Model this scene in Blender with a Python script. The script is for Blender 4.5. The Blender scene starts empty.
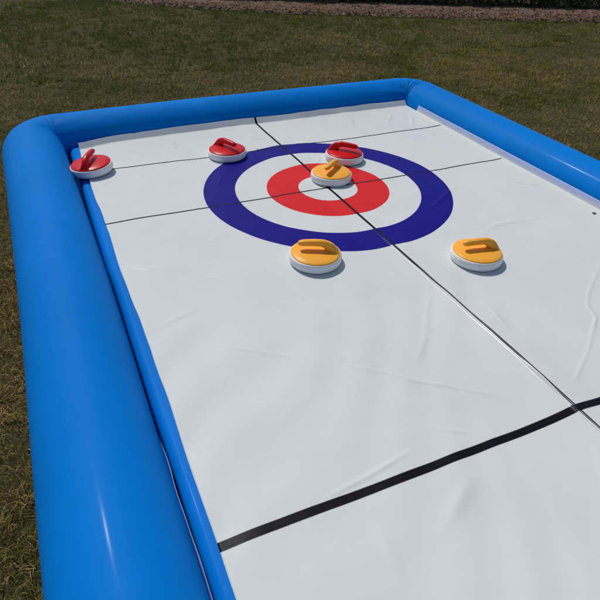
import bpy, bmesh, math, random
import numpy as np
from mathutils import Vector, Matrix

random.seed(4)
rng = np.random.default_rng(11)
S = 0.65          # metres per house radius: every plan measure below is in house radii
Z0 = 0.2015       # height of the mat above the lawn (m)
GZ = -Z0 / S      # the lawn, in house radii below the mat
scene = bpy.context.scene
col = scene.collection
PI = math.pi

# ------------------------------------------------------------------ helpers
def link(name, me, parent=None, smooth=True):
    o = bpy.data.objects.new(name, me)
    col.objects.link(o)
    if parent: o.parent = parent
    if smooth: me.polygons.foreach_set('use_smooth', [True] * len(me.polygons))
    return o

def tag(o, label=None, cat=None, group=None, kind=None):
    if label: o['label'] = label
    if cat: o['category'] = cat
    if group: o['group'] = group
    if kind: o['kind'] = kind
    return o

def mesh_np(name, verts, faces, mat=None):
    """verts (n,3) array, faces (m,k) int array"""
    me = bpy.data.meshes.new(name)
    verts = np.asarray(verts, np.float32); faces = np.asarray(faces, np.int32)
    k = faces.shape[1]; m = len(faces)
    me.vertices.add(len(verts)); me.vertices.foreach_set('co', verts.ravel())
    me.loops.add(m * k); me.loops.foreach_set('vertex_index', faces.ravel())
    me.polygons.add(m); me.polygons.foreach_set('loop_start', np.arange(m, dtype=np.int32) * k)
    me.update(calc_edges=True)
    if mat: me.materials.append(mat)
    return me

def grid_faces(nu, nv, wrap_u=False, wrap_v=False):
    iu = np.arange(nu if wrap_u else nu - 1); iv = np.arange(nv if wrap_v else nv - 1)
    A, B = np.meshgrid(iu, iv, indexing='ij'); A = A.ravel(); B = B.ravel()
    A2 = (A + 1) % nu; B2 = (B + 1) % nv
    return np.stack([A * nv + B, A2 * nv + B, A2 * nv + B2, A * nv + B2], 1)

class VNoise:
    """smooth value noise on a plane"""
    def __init__(s, seed): s.t = np.random.default_rng(seed).random((256, 256))
    def __call__(s, x, y):
        xi = np.floor(x).astype(int); yi = np.floor(y).astype(int)
        fx = x - xi; fy = y - yi
        fx = fx * fx * fx * (fx * (fx * 6 - 15) + 10); fy = fy * fy * fy * (fy * (fy * 6 - 15) + 10)
        g = lambda a, b: s.t[a % 256, b % 256]
        return ((g(xi, yi) * (1 - fx) + g(xi + 1, yi) * fx) * (1 - fy)
                + (g(xi, yi + 1) * (1 - fx) + g(xi + 1, yi + 1) * fx) * fy) - 0.5

class NT:
    """small node-tree writer"""
    def __init__(s, name):
        s.m = bpy.data.materials.new(name); s.m.use_nodes = True
        s.t = s.m.node_tree; s.t.nodes.clear()
        s.out = s.t.nodes.new('ShaderNodeOutputMaterial')
        s.b = s.t.nodes.new('ShaderNodeBsdfPrincipled')
        s.t.links.new(s.b.outputs[0], s.out.inputs[0])
    def n(s, typ, **kw):
        nd = s.t.nodes.new(typ)
        for k, v in kw.items(): setattr(nd, k, v)
        return nd
    def put(s, sock, v):
        if hasattr(v, 'is_output') or isinstance(v, bpy.types.NodeSocket): s.t.links.new(v, sock)
        else: sock.default_value = v
    def math(s, op, a, b=0.0, c=0.0):
        nd = s.n('ShaderNodeMath', operation=op)
        s.put(nd.inputs[0], a); s.put(nd.inputs[1], b); s.put(nd.inputs[2], c)
        return nd.outputs[0]
    def noise(s, scale, detail=3, rough=0.55, vec=None, out=0):
        nd = s.n('ShaderNodeTexNoise'); nd.inputs['Scale'].default_value = scale
        nd.inputs['Detail'].default_value = detail; nd.inputs['Roughness'].default_value = rough
        if vec is not None: s.t.links.new(vec, nd.inputs['Vector'])
        return nd.outputs[out]
    def ramp(s, fac, stops):
        nd = s.n('ShaderNodeValToRGB'); s.put(nd.inputs[0], fac)
        e = nd.color_ramp.elements
        e[0].position, e[0].color = stops[0][0], (*stops[0][1], 1)
        e[1].position, e[1].color = stops[-1][0], (*stops[-1][1], 1)
        for p, c in stops[1:-1]:
            x = e.new(p); x.color = (*c, 1)
        return nd.outputs[0]
    def mix(s, fac, a, b):
        nd = s.n('ShaderNodeMix', data_type='RGBA')
        s.put(nd.inputs[0], fac)
        for i, v in ((6, a), (7, b)):
            s.put(nd.inputs[i], v if isinstance(v, bpy.types.NodeSocket) else (*v, 1))
        return nd.outputs[2]
    def bump(s, h, strength=0.3, dist=0.01):
        nd = s.n('ShaderNodeBump'); nd.inputs['Strength'].default_value = strength
        nd.inputs['Distance'].default_value = dist
        s.t.links.new(h, nd.inputs['Height']); s.t.links.new(nd.outputs[0], s.b.inputs['Normal'])
    def coord(s): return s.n('ShaderNodeTexCoord').outputs['Object']
    def set(s, **kw):
        for k, v in kw.items(): s.put(s.b.inputs[k.replace('_', ' ')], v)
        return s

def plastic(name, color, rough, vary=0.06, bump=0.02, scratch=True, coat=0.0):
    t = NT(name); c = t.coord()
    n1 = t.noise(9, 4, 0.6, c)
    dark = tuple(v * (1 - vary) for v in color); lite = tuple(min(1, v * (1 + vary)) for v in color)
    t.set(Base_Color=t.ramp(n1, [(0.3, dark), (0.7, lite)]))
    n2 = t.noise(60, 3, 0.6, c)
    r = t.math('MULTIPLY_ADD', n2, 0.16, rough - 0.08)
    t.set(Roughness=r); t.b.inputs['Specular IOR Level'].default_value = 0.2
    t.bump(t.noise(240, 2, 0.5, c), bump, 0.002)
    return t.m

# ------------------------------------------------------------------ materials
def pvc(name, color, rough=0.33):
    t = NT(name); c = t.coord()
    n = t.noise(2.2, 4, 0.6, c)
    dust = t.noise(38, 5, 0.7, c)
    base = t.ramp(n, [(0.3, tuple(v * 0.93 for v in color)), (0.7, tuple(v * 1.05 for v in color))])
    t.set(Base_Color=t.mix(t.math('MULTIPLY', t.math('GREATER_THAN', t.noise(150, 2, .5, c), 0.76), 0.12), base, (.35, .36, .36)))
    t.set(Roughness=t.math('MULTIPLY_ADD', dust, 0.18, rough - 0.09))
    t.b.inputs['Specular IOR Level'].default_value = 0.03
    t.b.inputs['Coat Weight'].default_value = 0.009; t.b.inputs['Coat Roughness'].default_value = 0.13
    big = t.noise(5.5, 3, 0.5, c); fine = t.noise(420, 2, 0.5, c)
    t.bump(t.math('MULTIPLY_ADD', fine, 0.012, big), 0.16, 0.012)
    return t.m

M_tube = pvc('blue_pvc', (0.0005, 0.184, 0.60), 0.55)
M_cushion = pvc('blue_pvc_floor', (0.001, 0.178, 0.62), 0.45)
M_weld = plastic('weld_flange_pvc', (0.14, 0.24, 0.52), 0.3)
M_white = plastic('stone_white_plastic', (0.84, 0.84, 0.82), 0.36)
M_red = plastic('stone_red_plastic', (0.62, 0.005, 0.006), 0.32, 0.05)
M_amber = plastic('stone_amber_plastic', (0.98, 0.43, 0.045), 0.36, 0.03)
M_metal = plastic('eyelet_metal', (0.06, 0.06, 0.065), 0.4); 

def mat_material():
    t = NT('printed_vinyl'); c = t.coord()
    warp = t.n('ShaderNodeVectorMath', operation='MULTIPLY_ADD')
    t.t.links.new(t.noise(3.5, 3, 0.5, c, out=1), warp.inputs[0])
    warp.inputs[1].default_value = (0.005, 0.005, 0); 
    sh = t.n('ShaderNodeVectorMath', operation='SUBTRACT'); t.t.links.new(c, sh.inputs[0]); sh.inputs[1].default_value = (.0025, .0025, 0)
    t.t.links.new(sh.outputs[0], warp.inputs[2])
    sep = t.n('ShaderNodeSeparateXYZ'); t.t.links.new(warp.outputs[0], sep.inputs[0])
    x, y = sep.outputs[0], sep.outputs[1]
    def edge(v, lim, soft=0.0012):              # 1 where v < lim
        nd = t.n('ShaderNodeMapRange'); t.put(nd.inputs[0], v)
        nd.inputs[1].default_value = lim + soft; nd.inputs[2].default_value = lim - soft
        nd.inputs[3].default_value = 0; nd.inputs[4].default_value = 1
        return nd.outputs[0]
    grime = t.noise(1.6, 5, 0.6, c); fine = t.noise(26, 5, 0.7, c)
    white = t.ramp(grime, [(0.3, (0.632, 0.655, 0.642)), (0.7, (0.680, 0.698, 0.675))])
    white = t.mix(t.math('MULTIPLY', t.math('GREATER_THAN', t.noise(120, 3, .6, c), 0.745), 0.45), white, (.30, .29, .26))
    # two houses, mirrored about the wide middle line
    hy = -2.636 * S
    ym = t.math('SUBTRACT', t.math('ABSOLUTE', t.math('SUBTRACT', y, hy)), -hy)      # |y-hy| + hy
    d = t.math('SQRT', t.math('ADD', t.math('MULTIPLY', x, x), t.math('MULTIPLY', ym, ym)))
    cc = t.mix(edge(d, 1.0 * S), white, (0.006, 0.002, 0.20))
    cc = t.mix(edge(d, 0.75 * S), cc, white)
    cc = t.mix(edge(d, 0.497 * S), cc, (0.68, 0.016, 0.016))
    cc = t.mix(edge(d, 0.24 * S), cc, white)
    ink = (0.006, 0.005, 0.010)
    ax = t.math('ABSOLUTE', x)
    back = t.math('ABSOLUTE', t.math('SUBTRACT', ym, 0.952 * S))
    for v, w in ((back, 0.0090), (t.math('ABSOLUTE', ym), 0.0085), (ax, 0.0110)):
        m_ = edge(v, w * S, 0.0012)
        if v is not ax: m_ = t.math('MULTIPLY', m_, edge(ax, 1.785 * S))
        cc = t.mix(m_, cc, ink)
    # worn pale line inside the near part of the centre line, lavender tint over the upturned right margin
    worn = t.math('MULTIPLY', edge(t.math('ABSOLUTE', t.math('SUBTRACT', x, 0.002 * S)), 0.0022 * S, .0006), edge(y, -1.5 * S, .5))
    cc = t.mix(t.math('MULTIPLY', worn, t.math('MULTIPLY_ADD', t.noise(9, 3, .6, c), 2.2, -.6)), cc, (.5, .52, .55))
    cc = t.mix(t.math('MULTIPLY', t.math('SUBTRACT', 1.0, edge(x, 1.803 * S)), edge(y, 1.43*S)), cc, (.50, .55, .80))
    mid = t.math('ABSOLUTE', t.math('SUBTRACT', y, hy))
    cc = t.mix(edge(mid, 0.0205 * S), cc, ink)
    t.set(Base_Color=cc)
    bead = t.math('MULTIPLY', edge(t.math('ABSOLUTE', t.math('ADD', x, 0.012 * S)), 0.018 * S, .003), edge(y, -1.75 * S, .45))
    rg = t.math('MULTIPLY_ADD', fine, 0.22, 0.30)
    t.set(Roughness=t.math('SUBTRACT', rg, t.math('MULTIPLY', bead, 0.17)))
    t.put(t.b.inputs['Specular IOR Level'], t.math('MULTIPLY_ADD', bead, 0.45, 0.11))
    h = t.math('MULTIPLY_ADD', t.noise(14, 4, 0.6, c), 0.5, t.math('MULTIPLY', t.noise(300, 2, .5, c), 0.04))
    rv = t.n('ShaderNodeTexNoise', noise_type='RIDGED_MULTIFRACTAL'); t.t.links.new(c, rv.inputs['Vector'])
    rv.inputs['Scale'].default_value = 5.0; rv.inputs['Detail'].default_value = 4; rv.inputs['Distortion'].default_value = 0.8
    h = t.math('ADD', h, t.math('MULTIPLY', rv.outputs[0], 0.10))
    t.bump(h, 0.30, 0.006)
    return t.m
M_mat = mat_material()

def lawn_soil():
    t = NT('lawn_thatch'); c = t.coord()
    a = t.noise(1.1, 4, 0.6, c); b = t.noise(45, 6, 0.75, c)
    f = t.math('MULTIPLY_ADD', b, 0.75, t.math('MULTIPLY', a, 0.3))
    t.set(Base_Color=t.ramp(f, [(0.36, (0.020, 0.016, 0.006)), (0.52, (0.080, 0.072, 0.024)), (0.72, (0.24, 0.19, 0.075))]))
    t.set(Roughness=0.95); t.b.inputs['Specular IOR Level'].default_value = 0.1
    t.bump(b, 0.9, 0.03)
    return t.m
def mulch_mat():
    t = NT('bark_soil'); c = t.coord()
    v = t.n('ShaderNodeTexVoronoi'); v.inputs['Scale'].default_value = 32; t.t.links.new(c, v.inputs['Vector'])
    b = t.noise(20, 6, 0.75, c)
    f = t.math('MULTIPLY_ADD', b, 0.7, t.math('MULTIPLY', v.outputs[0], 0.4))
    t.set(Base_Color=t.ramp(f, [(0.3, (0.04, 0.026, 0.016)), (0.55, (0.16, 0.10, 0.062)), (0.8, (0.36, 0.24, 0.155))]))
    t.set(Roughness=0.95); t.bump(f, 1.0, 0.04)
    return t.m
def attr_mat(name, rough=0.6, spec=0.25, trans=0.0):
    t = NT(name)
    a = t.n('ShaderNodeAttribute', attribute_name='tint')
    t.set(Base_Color=a.outputs['Color'], Roughness=rough); t.b.inputs['Specular IOR Level'].default_value = spec
    if trans:
        tr = t.n('ShaderNodeBsdfTranslucent'); t.t.links.new(a.outputs['Color'], tr.inputs[0])
        mx = t.n('ShaderNodeMixShader'); mx.inputs[0].default_value = trans
        t.t.links.new(t.b.outputs[0], mx.inputs[1]); t.t.links.new(tr.outputs[0], mx.inputs[2])
        t.t.links.new(mx.outputs[0], t.out.inputs[0])
    return t.m
M_blade = attr_mat('grass_blade', 0.7, 0.04, 0.3)
M_leaf = attr_mat('hedge_leaf', 0.5, 0.2, 0.2)
M_chip = attr_mat('bark_chip', 0.9, 0.1)

def set_tint(me, cols):
    a = me.color_attributes.new('tint', 'FLOAT_COLOR', 'POINT')
    c4 = np.ones((len(cols), 4), np.float32); c4[:, :3] = cols
    a.data.foreach_set('color', c4.ravel())

# ------------------------------------------------------------------ the ground
na, nb, nc = VNoise(1), VNoise(2), VNoise(3)
def front_of_bed(x):            # y (house radii) where the lawn ends and the bare bed begins
    x = np.asarray(x, float)
    return 10.6 - 0.415 * x + 0.42 * np.clip(3.2 - x, 0, 9) ** 1.3 * .6 + 0.14 * nb(x * 2.1, x * 0 + 3)
xs = np.concatenate([np.linspace(-90, -7, 20), np.linspace(-6.8, 13.6, 190), np.linspace(14, 90, 20)])
ys = np.concatenate([np.linspace(-90, -9, 16), np.linspace(-8.8, 12.6, 200), np.linspace(13, 90, 16)])
X, Y = np.meshgrid(xs, ys, indexing='ij')
def ground_h(x, y): return 0.016 * na(x * 1.3, y * 1.3) + 0.010 * nb(x * 4, y * 4)
me = mesh_np('ground', np.stack([X * S, Y * S, ground_h(X, Y) - 0.012], -1).reshape(-1, 3), grid_faces(len(xs), len(ys)), lawn_soil())
tag(link('ground', me), kind='structure')

# bare bed of bark and soil between the lawn and the hedge
xb = np.linspace(-1.0, 17, 250); v = np.linspace(0, 1, 26)
XB, V = np.meshgrid(xb, v, indexing='ij')
YB = front_of_bed(XB) + V * 2.6
HB = ground_h(XB, YB) + 0.006 + 0.03 * np.sqrt(np.clip(V * 4, 0, 1)) + 0.02 * nc(XB * 7, YB * 7) * np.clip(V * 6, 0, 1) - 0.03 * (V < 0.01)
me = mesh_np('bare_bed', np.stack([XB * S, YB * S, HB], -1).reshape(-1, 3), grid_faces(len(xb), len(v)), mulch_mat())
tag(link('bare_bed', me), kind='structure')

# bark chips and clods loose on it
def scatter_quads(P, size, tilt, cols, name, mat):
    n = len(P)
    a = rng.random(n) * 2 * PI; l = size * (0.5 + rng.random(n)); w = l * (0.25 + 0.4 * rng.random(n))
    u = np.stack([np.cos(a), np.sin(a), (rng.random(n) - .5) * tilt], 1)
    vv = np.stack([-np.sin(a), np.cos(a), (rng.random(n) - .5) * tilt], 1)
    c = [P + u * l[:, None], P + vv * w[:, None], P - u * l[:, None], P - vv * w[:, None]]
    V_ = np.stack(c, 1).reshape(-1, 3)
    me = mesh_np(name, V_, np.arange(4 * n).reshape(n, 4), mat)
    set_tint(me, np.repeat(cols, 4, 0))
    return me
n = 26000
x = rng.uniform(-.5, 15, n); y = front_of_bed(x) + rng.random(n) ** 1.2 * 1.6 - 0.06
P = np.stack([x * S, y * S, ground_h(x, y) + 0.03 + 0.012 * rng.random(n)], 1)
g = (0.25 + rng.random(n))[:, None]
tag(link('bark_chips', scatter_quads(P, 0.014, 1.4, g * np.array([0.25, 0.15, 0.09]), 'bark_chips', M_chip), smooth=False),
    'loose brown bark chips covering the bare bed behind the lawn', 'bark chips', kind='stuff')

# ------------------------------------------------------------------ grass
def grass(n, x, y, lmin, lmax, w, flat):
    keep = ~((np.abs(x) < 2.28) & (y < 2.12) & (y > -7.4))
    keep &= y < front_of_bed(x) + 0.05 * rng.standard_normal(len(x))
    x, y = x[keep], y[keep]
    clump = na(x * 9, y * 9) + 0.6 * nc(x * 23, y * 23)
    k2 = rng.random(len(x)) < np.clip(0.62 + clump * 1.5, 0.10, 1); x, y, clump = x[k2], y[k2], clump[k2]
    n = len(x)
    dry = np.clip(0.64 + 1.0 * nb(x * 0.9 + 5, y * 0.9) + 0.9 * nc(x * 3.1, y * 3.1) + 0.25 * rng.standard_normal(n) - 0.13 * np.clip(y - 4.0, 0, 5)+ 0.35 * (x < -2.2), 0, 1)
    L = (lmin + (lmax - lmin) * rng.random(n)) * (0.8 + 0.7 * np.clip(clump + .3, 0, 1))
    az = rng.random(n) * 2 * PI + 1.2 * clump
    lean = flat * (0.25 + rng.random(n) * 1.0)
    d = np.stack([np.cos(az), np.sin(az), 0 * az], 1); s = np.stack([-np.sin(az), np.cos(az), 0 * az], 1)
    base = np.stack([x * S, y * S, ground_h(x, y) - 0.014], 1)
    up = np.array([0, 0, 1.0])
    W = (w * (0.6 + 0.8 * rng.random(n)))[:, None]
    p1 = base + (d * np.sin(lean * .5)[:, None] + up * np.cos(lean * .5)[:, None]) * (L * 0.5)[:, None]
    p2 = p1 + (d * np.sin(lean * 1.35)[:, None] + up * np.cos(np.minimum(lean * 1.35, 1.75))[:, None]) * (L * 0.55)[:, None]
    Vt = np.stack([base - s * W, base + s * W, p1 + s * W * .8, p1 - s * W * .8, p2 + s * W * .15, p2 - s * W * .15], 1).reshape(-1, 3)
    i = np.arange(n)[:, None] * 6
    F = np.concatenate([i + np.array([0, 1, 2, 3]), i + np.array([3, 2, 4, 5])], 0)
    green = np.array([0.068, 0.112, 0.014]); green2 = np.array([0.150, 0.168, 0.026]); straw = np.array([0.58, 0.42, 0.175]); brown = np.array([0.24, 0.165, 0.060])
    r = rng.random(n)[:, None]; dd = dry[:, None]
    gc = green * (1 - r) + green2 * r
    dc = np.where(rng.random(n)[:, None] < 0.48, straw, brown) * (0.55 + 0.7 * rng.random(n)[:, None])
    c = np.where(rng.random(n)[:, None] < dd, dc, gc) * 0.9
    return Vt, F, np.repeat(c, 6, 0)
parts = []
def zone(n, x0, x1, y0, y1, *a): parts.append(grass(n, rng.uniform(x0, x1, n), rng.uniform(y0, y1, n), *a))
zone(150000, -4.3, -2.2, -4.2, 2.4, 0.018, 0.055, 0.0009, 1.35)          # beside the near tube
zone(170000, -6.0, 6.2, 1.9, 5.2, 0.018, 0.045, 0.0013, 1.2)
zone(120000, 2.2, 9.5, -1.5, 5.2, 0.018, 0.045, 0.0014, 1.2)
zone(300000, -6.5, 12.5, 4.9, 12.0, 0.020, 0.045, 0.0022, 1.0)
zone(30000, -8, -2.2, -8.5, 10, 0.02, 0.05, 0.002, 1.0)
zone(30000, 2.2, 9.5, -8.5, -1.5, 0.02, 0.05, 0.002, 1.0)
off = 0; Vs = []; Fs = []; Cs = []
for a, b, c in parts: Vs.append(a); Fs.append(b + off); Cs.append(c); off += len(a)
me = mesh_np('grass', np.concatenate(Vs), np.concatenate(Fs), M_blade); set_tint(me, np.concatenate(Cs))
tag(link('grass', me, smooth=False), 'dry patchy mown lawn, olive green and straw brown, around the blue rink', 'grass', kind='stuff')

# ------------------------------------------------------------------ hedge behind the bed
n = 90000
hl = 7.6 * S; hw = 0.30; hh = 0.5
u = rng.uniform(-hl, hl, n); t_ = rng.random(n) * PI; rr = np.sqrt(rng.uniform(0.3, 1.05, n))
bul = 1 + 0.3 * na(u * 2.2, u * 0 + 7) + 0.3 * nb(u * 6, t_ * 2)
P = np.stack([u, np.cos(t_) * hw * rr * bul, np.sin(t_) ** 0.7 * hh * rr * bul + 0.01], 1)
c = np.array([0.028, 0.05, 0.016]) * (0.5 + rng.random(n))[:, None]
hedge = link('hedge', scatter_quads(P, 0.017, 3.0, c, 'hedge', M_leaf), smooth=False)
hedge.location = (9.6 * S, 8.72 * S, 0); hedge.rotation_euler = (0, 0, math.atan(-0.405))
tag(hedge, 'low dark evergreen hedge behind the strip of bare bark soil', 'hedge')

# ------------------------------------------------------------------ inflatable rink
rink = bpy.data.objects.new('inflatable_rink', None); col.objects.link(rink)
tag(rink, 'bright blue inflatable rink wall and floor lying on the lawn under the white mat', 'inflatable rink')
XH = 2.097; YB_ = 1.945; YF = -7.22; RT = 0.2605; ZC = -0.052
def tube_mesh():
    nth = 72; hx = XH; hy = (YB_ - YF) / 2; cy = (YB_ + YF) / 2
    Rc = 0.235; ncorn = 26
    sx = 70; sy = 150
    rings = []
    for k in range(nth):
        th = 2 * PI * k / nth
        ci, si = math.cos(th), math.sin(th)
        # slightly squashed, heavy under its own weight
        off_ = RT * ci * 1.0; z = ZC + RT * (si if si > 0 else max(si, -0.985))
        if si < -0.8: off_ *= 1.03
        rc = max(Rc - off_, 0.018)
        ax_, ay_ = hx - off_, hy - off_
        pts = []
        cs = [(1, 1), (-1, 1), (-1, -1), (1, -1)]
        for i, (qx, qy) in enumerate(cs):
            ccx, ccy = qx * (ax_ - rc), qy * (ay_ - rc)
            a0 = [0, PI / 2, PI, 1.5 * PI][i]
            for j in range(ncorn): 
                a = a0 + (PI / 2) * j / (ncorn - 1); pts.append((ccx + rc * math.cos(a), cy + ccy + rc * math.sin(a), z))
            nx = cs[(i + 1) % 4]; e = (nx[0] * (ax_ - rc), nx[1] * (ay_ - rc))
            a1 = a0 + PI / 2; s0 = (ccx + rc * math.cos(a1), ccy + rc * math.sin(a1)); s1 = (e[0] + rc * math.cos(a1), e[1] + rc * math.sin(a1))
            m_ = sx if i in (0, 2) else sy
            for j in range(1, m_): pts.append((s0[0] + (s1[0] - s0[0]) * j / m_, cy + s0[1] + (s1[1] - s0[1]) * j / m_, z))
        rings.append(pts)
    V_ = np.array(rings)                                   # (nth, npath, 3)
    x, y, z = V_[..., 0].copy(), V_[..., 1].copy(), V_[..., 2].copy()
    # fabric tension: wrinkles fanning out of the four inner corners
    TH = (2 * PI * np.arange(nth) / nth)[:, None] + 0 * x
    for qx in (-1, 1):
        for yc, qy in ((YB_, 1), (YF, -1)):
            dx = x - qx * (XH - .2); dy = y - (yc - qy * .2)
            rad = np.hypot(dx, dy); a = np.arctan2(dy * qy, dx * qx)
            amp = (0.009 if qx > 0 else 0.003) * np.exp(-(rad / 0.30) ** 2) * np.clip(np.cos(TH) * .6 + np.sin(TH) * .6, 0, 1)
            wv = np.sin(a * 13 + 5 * nb(rad * 6 + qx * 3, a * 3)) 
            z += amp * wv * 1.0
    # soft bow of the far wall and slow waviness of every wall
    far = np.clip((y - 0.2) / 1.5, 0, 1)
    y += far * np.where(x < -0.3, -0.085 * (np.clip(-0.3 - x, 0, 2) / 1.6) ** 1.4, 0.014 * np.clip(x + .3, 0, 3))
    x -= 0.035 * np.clip((y + 0.6) / 2.6, 0, 1) ** 1.5 * (x < 0) * np.clip(-x - .8, 0, 1)
    x += 0.006 * na(y * 0.9, z * 1.5 + 9); z += 0.004 * nb(x * 1.3, y * 1.3)
    P_ = np.stack([x, y, np.maximum(z, GZ + 0.004)], -1) * S
    P_[..., 2] += Z0
    return mesh_np('wall_tube', P_.reshape(-1, 3), grid_faces(nth, V_.shape[1], True, True)[:, ::-1], M_tube)
link('wall_tube', tube_mesh(), rink)

def slab(name, x0, x1, y0, y1, ztop, zbot, rc, re, mat, parent, wav=0.0):
    """pillow-edged air cushion"""
    hx, hy = (x1 - x0) / 2, (y1 - y0) / 2; cx, cy = (x0 + x1) / 2, (y0 + y1) / 2
    rows = []
    for k in range(15):
        a = PI / 2 * k / 14; rows.append((re * (1 - math.sin(a)), ztop - re * (1 - math.cos(a))))   # top edge -> side
    rows.append((0, zbot))
    rows = [(0.12, ztop)] + rows
    nC, nS = 14, 110
    out = []
    for ins, z in rows:
        ax_, ay_ = hx - ins, hy - ins; r = max(rc - ins, .01); pts = []
        cs = [(1, 1), (-1, 1), (-1, -1), (1, -1)]
        for i, (qx, qy) in enumerate(cs):
            a0 = i * PI / 2; c0 = (qx * (ax_ - r), qy * (ay_ - r))
            for j in range(nC):
                a = a0 + PI / 2 * j / (nC - 1); pts.append((cx + c0[0] + r * math.cos(a), cy + c0[1] + r * math.sin(a), z))
            q2 = cs[(i + 1) % 4]; c1 = (q2[0] * (ax_ - r), q2[1] * (ay_ - r)); a1 = a0 + PI / 2
            for j in range(1, nS):
                f = j / nS; pts.append((cx + c0[0] + (c1[0] - c0[0]) * f + r * math.cos(a1), cy + c0[1] + (c1[1] - c0[1]) * f + r * math.sin(a1), z))
        out.append(pts)
    A = np.array(out); ro, npth = A.shape[:2]
    edge_ = np.clip(1 - (np.arange(ro) / ro), 0, 1)[:, None]
    A[..., 0] += wav * na(A[..., 1] * 2.3, A[..., 0] * 1.1) ; A[..., 2] += wav * 0.5 * nb(A[..., 1] * 5, A[..., 0] * 5) * (A[..., 2] > zbot + .05)
    P_ = A.reshape(-1, 3) * S; P_[:, 2] += Z0
    me_ = mesh_np(name, P_, grid_faces(ro, npth, False, True), mat)
    bm_ = bmesh.new(); bm_.from_mesh(me_); bm_.verts.ensure_lookup_table()
    bm_.faces.new([bm_.verts[i] for i in range(npth)])
    bm_.normal_update(); bmesh.ops.recalc_face_normals(bm_, faces=bm_.faces); bm_.to_mesh(me_); bm_.free()
    return link(name, me_, parent)
slab('air_floor', -1.826, 1.83, YF + .27, 1.635, -0.012, GZ + .01, 0.10, 0.045, M_cushion, rink, 0.008)

def flange():
    ys_ = np.linspace(-6.6, -1.98, 240); hts = np.array([0, .5, 1.0])
    Yg, H = np.meshgrid(ys_, hts, indexing='ij')
    up = np.clip((-1.98 - Yg) / 0.25, 0, 1)
    Xg = -1.838 + 0.004 * na(Yg * 3, Yg * 0) + 0.010 * H * nb(Yg * 6, Yg * 0 + 2)
    Zg = -0.07 + (0.060 + .006 * nc(Yg * 7, Yg * 0)) * H * up
    A_ = np.stack([Xg, Yg, Zg], -1).reshape(-1, 3) * S; A_[:, 2] += Z0
    B_ = A_ + np.array([0.0022, 0, 0]); nv_ = len(A_)
    f1 = grid_faces(240, 3); F_ = np.concatenate([f1, f1[:, ::-1] + nv_])
    top = np.array([[i * 3 + 2, (i + 1) * 3 + 2, (i + 1) * 3 + 2 + nv_, i * 3 + 2 + nv_] for i in range(239)])
    return mesh_np('weld_flange', np.concatenate([A_, B_]), np.concatenate([F_, top]), M_weld)
link('weld_flange', flange(), rink)

# ------------------------------------------------------------------ the printed mat
CREASES = [  # (points, ridge height, half width) in house radii
    ([(-0.86, -1.94), (-0.72, -2.04), (-0.61, -2.16), (-0.24, -2.44)], 0.0034, 0.009),
    ([(-1.284, -2.60), (-1.10, -2.575), (-0.847, -2.53)], 0.003, 0.012),
    ([(1.15, -1.72), (0.833, -1.924), (0.717, -2.033), (0.683, -2.125), (0.406, -2.327), (0.16, -2.475)], 0.0050, 0.010),
    ([(-1.17, -2.80), (-1.21, -3.01)], 0.003, 0.025),
    ([(-1.48, -1.52), (-1.1, -1.768)], 0.003, 0.010),
    ([(0.154, -1.745), (0.11, -2.08)], 0.003, 0.012),
    ([(1.64, 1.27), (1.50, 1.05)], 0.006, 0.016), ([(1.72, 1.30), (1.66, 0.98)], 0.005, 0.012), ([(1.50, 1.45), (1.25, 1.15)], 0.005, 0.018),
    ([(0.35, -1.2), (0.9, -1.0), (1.3, -1.05)], 0.003, 0.02), ([(0.6, -0.6), (1.0, -0.35)], 0.004, 0.02),
    ([(-1.3, 0.5), (-1.1, 0.1)], 0.004, 0.022), ([(-1.45, 1.35), (-1.15, 1.05)], 0.005, 0.025), ([(-1.0, 1.45), (-0.85, 1.1)], 0.004, 0.02),
    ([(-0.9, 0.55), (-0.98, 0.3)], 0.003, 0.015), ([(0.5, 1.5), (0.6, 1.1)], 0.004, 0.02), ([(1.0, 1.5), (0.9, 1.2)], 0.004, 0.02),
    ([(-0.05, -1.5), (-0.35, -1.9), (-0.5, -2.05)], 0.003, 0.018), ([(-0.25, -3.1), (-0.1, -2.85)], 0.004, 0.02), ([(-0.95, -2.9), (-0.7, -2.75)], 0.004, 0.03),
    ([(1.45, -0.35), (1.7, -0.6)], 0.004, 0.02), ([(0.18, 1.25), (0.10, 1.55)], 0.004, 0.015), ([(-1.72, -0.6), (-1.5, -0.75)], 0.004, 0.02),
    ([(-1.72, -1.3), (-1.45, -1.2)], 0.003, 0.02), ([(-0.45, 0.15), (-0.3, -0.2)], 0.003, 0.015), ([(0.1, 0.45), (0.3, 0.75)], 0.003, 0.015),
]
_r = random.Random(21)
for _k in range(110):
    cx_, cy_ = _r.uniform(-1.65, 1.7), _r.choice([_r.uniform(-3.2, 1.6), _r.uniform(0.2, 1.6), _r.uniform(0.4, 1.6)])
    a_ = _r.gauss(-0.95, 0.5) if cx_ > 0 else _r.gauss(0.9, 0.8)
    l_ = _r.uniform(0.05, 0.28); c_ = []
    for t_k in (-.5, -.15, .2, .5):
        c_.append((cx_ + math.cos(a_) * l_ * t_k + _r.uniform(-.012, .012), cy_ + math.sin(a_) * l_ * t_k + _r.uniform(-.012, .012)))
    CREASES.append((c_, _r.uniform(0.0012, 0.0036) * (1 if cy_ > 0 else .6), _r.uniform(0.005, 0.011)))
def left_edge(y): return -1.755 + 0.010 * na(y * 1.7, y * 0 + 1) + 0.006 * nb(y * 5, y * 0 + 1)
def back_edge(x): return 1.664 - 0.075 * (np.clip(-0.3 - x, 0, 2) / 1.6) ** 1.4 - 0.07 * np.clip((-1.2 - x) / 0.5, 0, 1) ** 2 + 0.012 * np.clip(x + .3, 0, 3)
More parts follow.
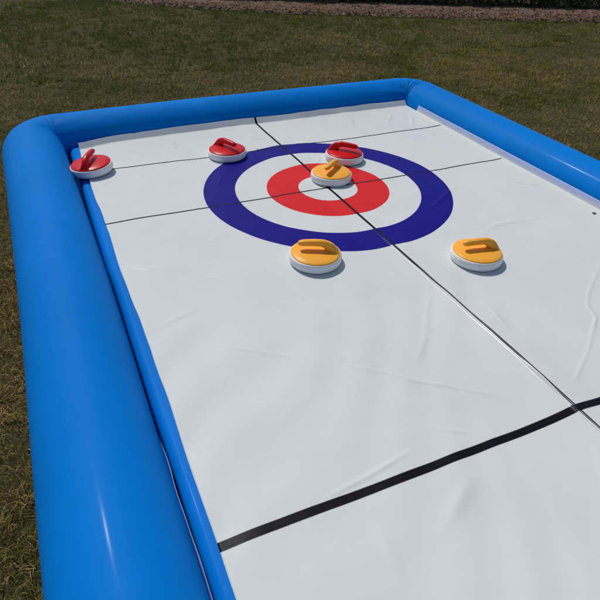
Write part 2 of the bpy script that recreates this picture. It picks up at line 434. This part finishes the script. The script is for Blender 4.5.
def mat_height(X, Y):
    h = 0.010 * na(X * 1.4, Y * 1.4) + 0.006 * nb(X * 3.3 + .5 * Y, Y * 3.1) + 0.0028 * nc(X * 8, Y * 6.5)
    # soft diagonal drag folds
    h += 0.0030 * np.sin((X * 0.8 - Y * 0.55) * 26 + 9 * na(X * 1.1, Y * 1.1)) * np.clip(nb(X * 1.2, Y * 1.2 + 4) * 3, 0, 1)
    for pts, ht, w in CREASES:
        d = np.full(X.shape, 9.0); tt = np.zeros(X.shape); L = len(pts) - 1
        for i in range(L):
            a = np.array(pts[i]); b = np.array(pts[i + 1]); ab = b - a
            t = np.clip(((X - a[0]) * ab[0] + (Y - a[1]) * ab[1]) / (ab @ ab), 0, 1)
            di = np.hypot(X - a[0] - t * ab[0], Y - a[1] - t * ab[1]); m = di < d
            d[m] = di[m]; tt[m] = (i + t[m]) / L
        h += ht * np.exp(-(d / w) ** 2) * (0.35 + 0.65 * np.sin(PI * np.clip(tt, 0, 1))) * (1 + nc(X * 12, Y * 12))
    # the two panels meet along the centre line in a raised seam
    low = np.clip((0.4 - Y) / 2.2, 0, 1)
    h += 0.022 * low * np.exp(-(np.abs(X - 0.02) / 0.13) ** 1.6)
    h += 0.012 * np.clip((-0.5 - Y) / 1.4, 0, 1) * (1 + .9 * nb(Y * 5, Y * 0)) * np.exp(-((X + 0.012) / 0.0055) ** 2)
    return h
def mat_mesh():
    ux = np.concatenate([np.linspace(0, 0.46, 170), np.linspace(0.4615, 0.5215, 60), np.linspace(0.524, 0.96, 170), np.linspace(0.963, 1, 26)])
    vy = np.concatenate([np.linspace(-6.85, -3.7, 60), np.linspace(-3.67, 1.55, 900), np.linspace(1.556, 1.77, 16), np.linspace(1.775, 1.83, 40)])
    U, Vv = np.meshgrid(ux, vy, indexing='ij')
    xr = 1.858
    Xg = left_edge(Vv) * (1 - U) + xr * U
    be = back_edge(Xg)
    vb = (Vv - 1.2).clip(0) / (1.83 - 1.2)
    Yg = np.where(Vv > 1.2, 1.2 + vb * (be + .022 - 1.2), Vv)
    h = mat_height(Xg, Yg)
    # margins turned up against the tube on the right and at the far end
    du = np.clip((Xg - 1.80) / 0.045, 0, 1); okr = np.clip((1.44 - Yg) / 0.02, 0, 1)
    h = h * (1 - 0.7 * du) + du * okr * 0.060 + 0.012 * np.clip((Xg - 1.62) / .18, 0, 1) ** 2 * okr
    Xg = np.where(Xg > 1.80, 1.80 + (Xg - 1.80) * np.where(okr > 0.5, 0.22, 0.5), Xg)
    db = np.clip((Yg - be + .024) / 0.046, 0, 1)
    h += db * (0.048 + 0.01 * na(Xg * 3, Xg * 0))
    A_ = np.stack([Xg, Yg, h], -1) * S; nu, nv = U.shape
    top = A_.reshape(-1, 3); bot = top - np.array([0, 0, 0.0022]); N = len(top)
    F1 = grid_faces(nu, nv)
    idx = np.arange(N).reshape(nu, nv)
    loop = np.concatenate([idx[:, 0], idx[-1, 1:], idx[-2::-1, -1], idx[0, -2:0:-1]]); nx = np.roll(loop, -1)
    F2 = np.stack([loop, loop + N, nx + N, nx], 1)
    return mesh_np('rink_mat', np.concatenate([top, bot]), np.concatenate([F1, F1[:, ::-1] + N, F2]), M_mat)
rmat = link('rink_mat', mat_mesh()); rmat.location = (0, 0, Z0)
tag(rmat, 'large white vinyl curling mat printed with a blue and red target and black lines', 'mat')
def hmat(x, y): return float(mat_height(np.array([[x]]), np.array([[y]]))[0, 0])

# metal eyelet near the right margin
def torus(name, R, r, mat, parent):
    bm_ = bmesh.new(); n1, n2 = 20, 8; vs = []
    for i in range(n1):
        a = 2 * PI * i / n1
        vs.append([bm_.verts.new(((R + r * math.cos(b)) * math.cos(a), (R + r * math.cos(b)) * math.sin(a), r * .6 * math.sin(b))) for b in [2 * PI * j / n2 for j in range(n2)]])
    for i in range(n1):
        for j in range(n2): bm_.faces.new([vs[i][j], vs[(i + 1) % n1][j], vs[(i + 1) % n1][(j + 1) % n2], vs[i][(j + 1) % n2]])
    c_ = bm_.verts.new((0, 0, 0)); 
    for i in range(n1): bm_.faces.new([vs[i][4], vs[(i + 1) % n1][4], c_])
    me_ = bpy.data.meshes.new(name); bm_.to_mesh(me_); bm_.free(); me_.materials.append(mat)
    return link(name, me_, parent)
ey = torus('eyelet', 0.007, 0.003, M_metal, rmat); ey.location = (1.725 * S, -1.141 * S, (hmat(1.725, -1.141) + .012 * .35) * S + 0.001)

# ------------------------------------------------------------------ stones
def lathe(name, prof, mat, parent, seg=72):
    prof = np.array(prof) * S; n_ = len(prof)
    a = 2 * PI * np.arange(seg) / seg
    V_ = np.stack([prof[None, :, 0] * np.cos(a)[:, None], prof[None, :, 0] * np.sin(a)[:, None], np.repeat(prof[None, :, 1], seg, 0)], -1)
    me_ = mesh_np(name, V_.reshape(-1, 3), grid_faces(seg, n_, True, False), mat)
    bm_ = bmesh.new(); bm_.from_mesh(me_); bmesh.ops.remove_doubles(bm_, verts=bm_.verts, dist=1e-6)
    bmesh.ops.recalc_face_normals(bm_, faces=bm_.faces); bm_.to_mesh(me_); bm_.free()
    return link(name, me_, parent)
def catmull(P, k):
    P = np.array(P, float); P = np.vstack([2 * P[0] - P[1], P, 2 * P[-1] - P[-2]]); out = []
    for i in range(1, len(P) - 2):
        for t in np.linspace(0, 1, k, endpoint=False):
            a, b, c_, d = P[i - 1:i + 3]
            out.append(.5 * (2 * b + (c_ - a) * t + (2 * a - 5 * b + 4 * c_ - d) * t * t + (3 * b - a - 3 * c_ + d) * t ** 3))
    out.append(P[-2]); return np.array(out)
def handle(mat, parent):
    # u (along), z, half width, half thickness: foot at +u, free end of the grip at -u
    K = [(0.1465, 0.060, 0.056, 0.010), (0.138, 0.066, 0.048, 0.018), (0.124, 0.075, 0.036, 0.026), (0.106, 0.090, 0.028, 0.032), (0.084, 0.112, 0.0235, 0.031),
         (0.046, 0.1325, 0.0220, 0.0240), (0.010, 0.136, 0.0225, 0.0215), (-0.035, 0.1355, 0.0225, 0.0205), (-0.075, 0.133, 0.0220, 0.0200), (-0.100, 0.1305, 0.0190, 0.0172), (-0.112, 0.129, 0.0125, 0.0112), (-0.1165, 0.1285, 0.0035, 0.0030)]
    C_ = catmull(K, 5); n_ = len(C_); m_ = 28
    tan = np.gradient(C_[:, :2], axis=0); tan /= np.linalg.norm(tan, axis=1)[:, None]
    nor = np.stack([tan[:, 1], -tan[:, 0]], 1)
    a = 2 * PI * np.arange(m_) / m_
    ca = np.sign(np.cos(a)) * np.abs(np.cos(a)) ** .8; sa = np.sign(np.sin(a)) * np.abs(np.sin(a)) ** .8
    V_ = np.zeros((n_, m_, 3))
    V_[..., 0] = C_[:, 0:1] + nor[:, 0:1] * sa * C_[:, 3:4]
    V_[..., 1] = ca * C_[:, 2:3]
    V_[..., 2] = C_[:, 1:2] + nor[:, 1:2] * sa * C_[:, 3:4]
    me_ = mesh_np('handle', V_.reshape(-1, 3) * S, grid_faces(n_, m_, False, True), mat)
    bm_ = bmesh.new(); bm_.from_mesh(me_); bm_.verts.ensure_lookup_table()
    bm_.faces.new([bm_.verts[i] for i in range(m_)]); bm_.faces.new([bm_.verts[(n_ - 1) * m_ + i] for i in range(m_)])
    bmesh.ops.recalc_face_normals(bm_, faces=bm_.faces); bm_.to_mesh(me_); bm_.free()
    return link('handle', me_, parent)
def arc(x0, z0, x1, z1, rr_, n_=4): return []
BASE = [(0, 0.0), (0.148, 0.0), (0.156, 0.0015), (0.1635, 0.006), (0.169, 0.014), (0.1715, 0.024), (0.172, 0.034), (0.1715, 0.045), (0.170, 0.0545), (0.1672, 0.0605), (0.163, 0.0635), (0.1595, 0.0640), (0.1590, 0.060), (0, 0.060)]
CAP = [(0, 0.052), (0.1575, 0.052), (0.1600, 0.0632), (0.1606, 0.0655), (0.1600, 0.0680), (0.1575, 0.0705), (0.152, 0.0730), (0.138, 0.0775), (0.12, 0.0808), (0.09, 0.0845), (0.055, 0.087), (0.02, 0.088), (0, 0.088)]
def stone(mat):
    root = bpy.data.objects.new('curling_stone', None); col.objects.link(root)
    lathe('base', BASE, M_white, root)
    cap = lathe('cap', CAP, mat, root)
    handle(mat, root)
    return root
def copy_tree(o, parent=None):
    c_ = o.copy(); col.objects.link(c_); c_.parent = parent
    for ch in list(o.children): copy_tree(ch, c_)
    return c_
red0, amb0 = stone(M_red), stone(M_amber)
#  x, y, grip direction (deg), tilt, prototype, label
SPOTS = [
    (-1.706, 0.955, 62, (0.0, -7.5), red0, 'red topped white curling stone at left mat edge, tilted against the blue tube'),
    (-0.551, 0.920, -66, (0, 0), red0, 'red topped white curling stone on the back line by the far rim of blue ring'),
    (0.403, 0.490, -42, (0, 0), red0, 'red topped white curling stone on the blue ring, behind an amber topped one'),
    (0.097, 0.140, -142, (0, 0), amb0, 'amber topped white curling stone at the centre of the red and blue target'),
    (-0.580, -0.976, 156, (0, 0), amb0, 'amber topped white curling stone just below the near rim of the blue ring'),
    (0.428, -1.342, 170, (0, 0), amb0, 'amber topped white curling stone alone on plain white mat right of centre line'),
]
used = set()
for x, y, deg, (tx, ty), proto, label in SPOTS:
    o = proto if id(proto) not in used else copy_tree(proto)
    used.add(id(proto))
    samp = [hmat(x + .13 * math.cos(a), y + .13 * math.sin(a)) for a in np.linspace(0, 2 * PI, 12, endpoint=False)]
    z = (max(samp) if ty == 0 else 0.012) * S
    gx, gy = (samp[0] - samp[6]) / .26, (samp[3] - samp[9]) / .26
    if ty: gx, gy = math.tan(math.radians(-ty)) , 0
    else: z = (sum(samp) / 12 + .5*(max(samp) - sum(samp) / 12)) * S
    # grip points along -u of the prototype
    yaw = math.radians(deg + 180)
    nrm = Vector((-gx * .7, -gy * .7, 1)).normalized()
    q = Vector((0, 0, 1)).rotation_difference(nrm) @ Matrix.Rotation(yaw, 4, 'Z').to_quaternion()
    o.rotation_mode = 'QUATERNION'; o.rotation_quaternion = q
    o.location = (x * S, y * S, Z0 + z)
    tag(o, label, 'curling stone', 'curling stones lying on the mat')

# ------------------------------------------------------------------ light
SUN_EL, SUN_DIR = math.radians(54), Vector((-0.20, 0.98, 0)).normalized()
world = bpy.data.worlds.new('World'); scene.world = world; world.use_nodes = True
nt = world.node_tree; bg = nt.nodes['Background']
sky = nt.nodes.new('ShaderNodeTexSky'); sky.sky_type = 'NISHITA'; sky.sun_disc = False
sky.sun_elevation = SUN_EL
sky.sun_rotation = math.atan2(SUN_DIR.x, SUN_DIR.y)
nt.links.new(sky.outputs[0], bg.inputs[0]); bg.inputs[1].default_value = 0.10
sd = bpy.data.lights.new('sun', 'SUN'); sd.energy = 3.3; sd.angle = math.radians(0.55); sd.color = (1.0, 0.965, 0.91)
so = bpy.data.objects.new('sun', sd); col.objects.link(so)
to_sun = Vector((SUN_DIR.x * math.cos(SUN_EL), SUN_DIR.y * math.cos(SUN_EL), math.sin(SUN_EL)))
so.rotation_euler = to_sun.to_track_quat('Z', 'Y').to_euler(); so.location = to_sun * 20

# ------------------------------------------------------------------ camera
cx, cy, cz, yaw, pit, roll, f = (-2.0150, -3.7871, 1.96206, 0.44424, 0.62586, 0.03902, 569.15)
F = Vector((math.sin(yaw) * math.cos(pit), math.cos(yaw) * math.cos(pit), -math.sin(pit)))
Rt = Vector((math.cos(yaw), -math.sin(yaw), 0)); Up = Rt.cross(F)
R2 = math.cos(roll) * Rt + math.sin(roll) * Up; U2 = -math.sin(roll) * Rt + math.cos(roll) * Up
cd = bpy.data.cameras.new('camera'); cd.lens = 36 * f / 600; cd.sensor_width = 36; cd.clip_start = 0.05; cd.clip_end = 500
co = bpy.data.objects.new('camera', cd); col.objects.link(co)
co.matrix_world = Matrix(((R2.x, U2.x, -F.x, cx * S), (R2.y, U2.y, -F.y, cy * S), (R2.z, U2.z, -F.z, cz * S + Z0), (0, 0, 0, 1)))
scene.camera = co

scene.render.engine = 'CYCLES'
vs_ = scene.view_settings; vs_.view_transform = 'Standard'; vs_.look = 'None'; vs_.exposure = -0.30; vs_.gamma = 1; vs_.use_curve_mapping = False
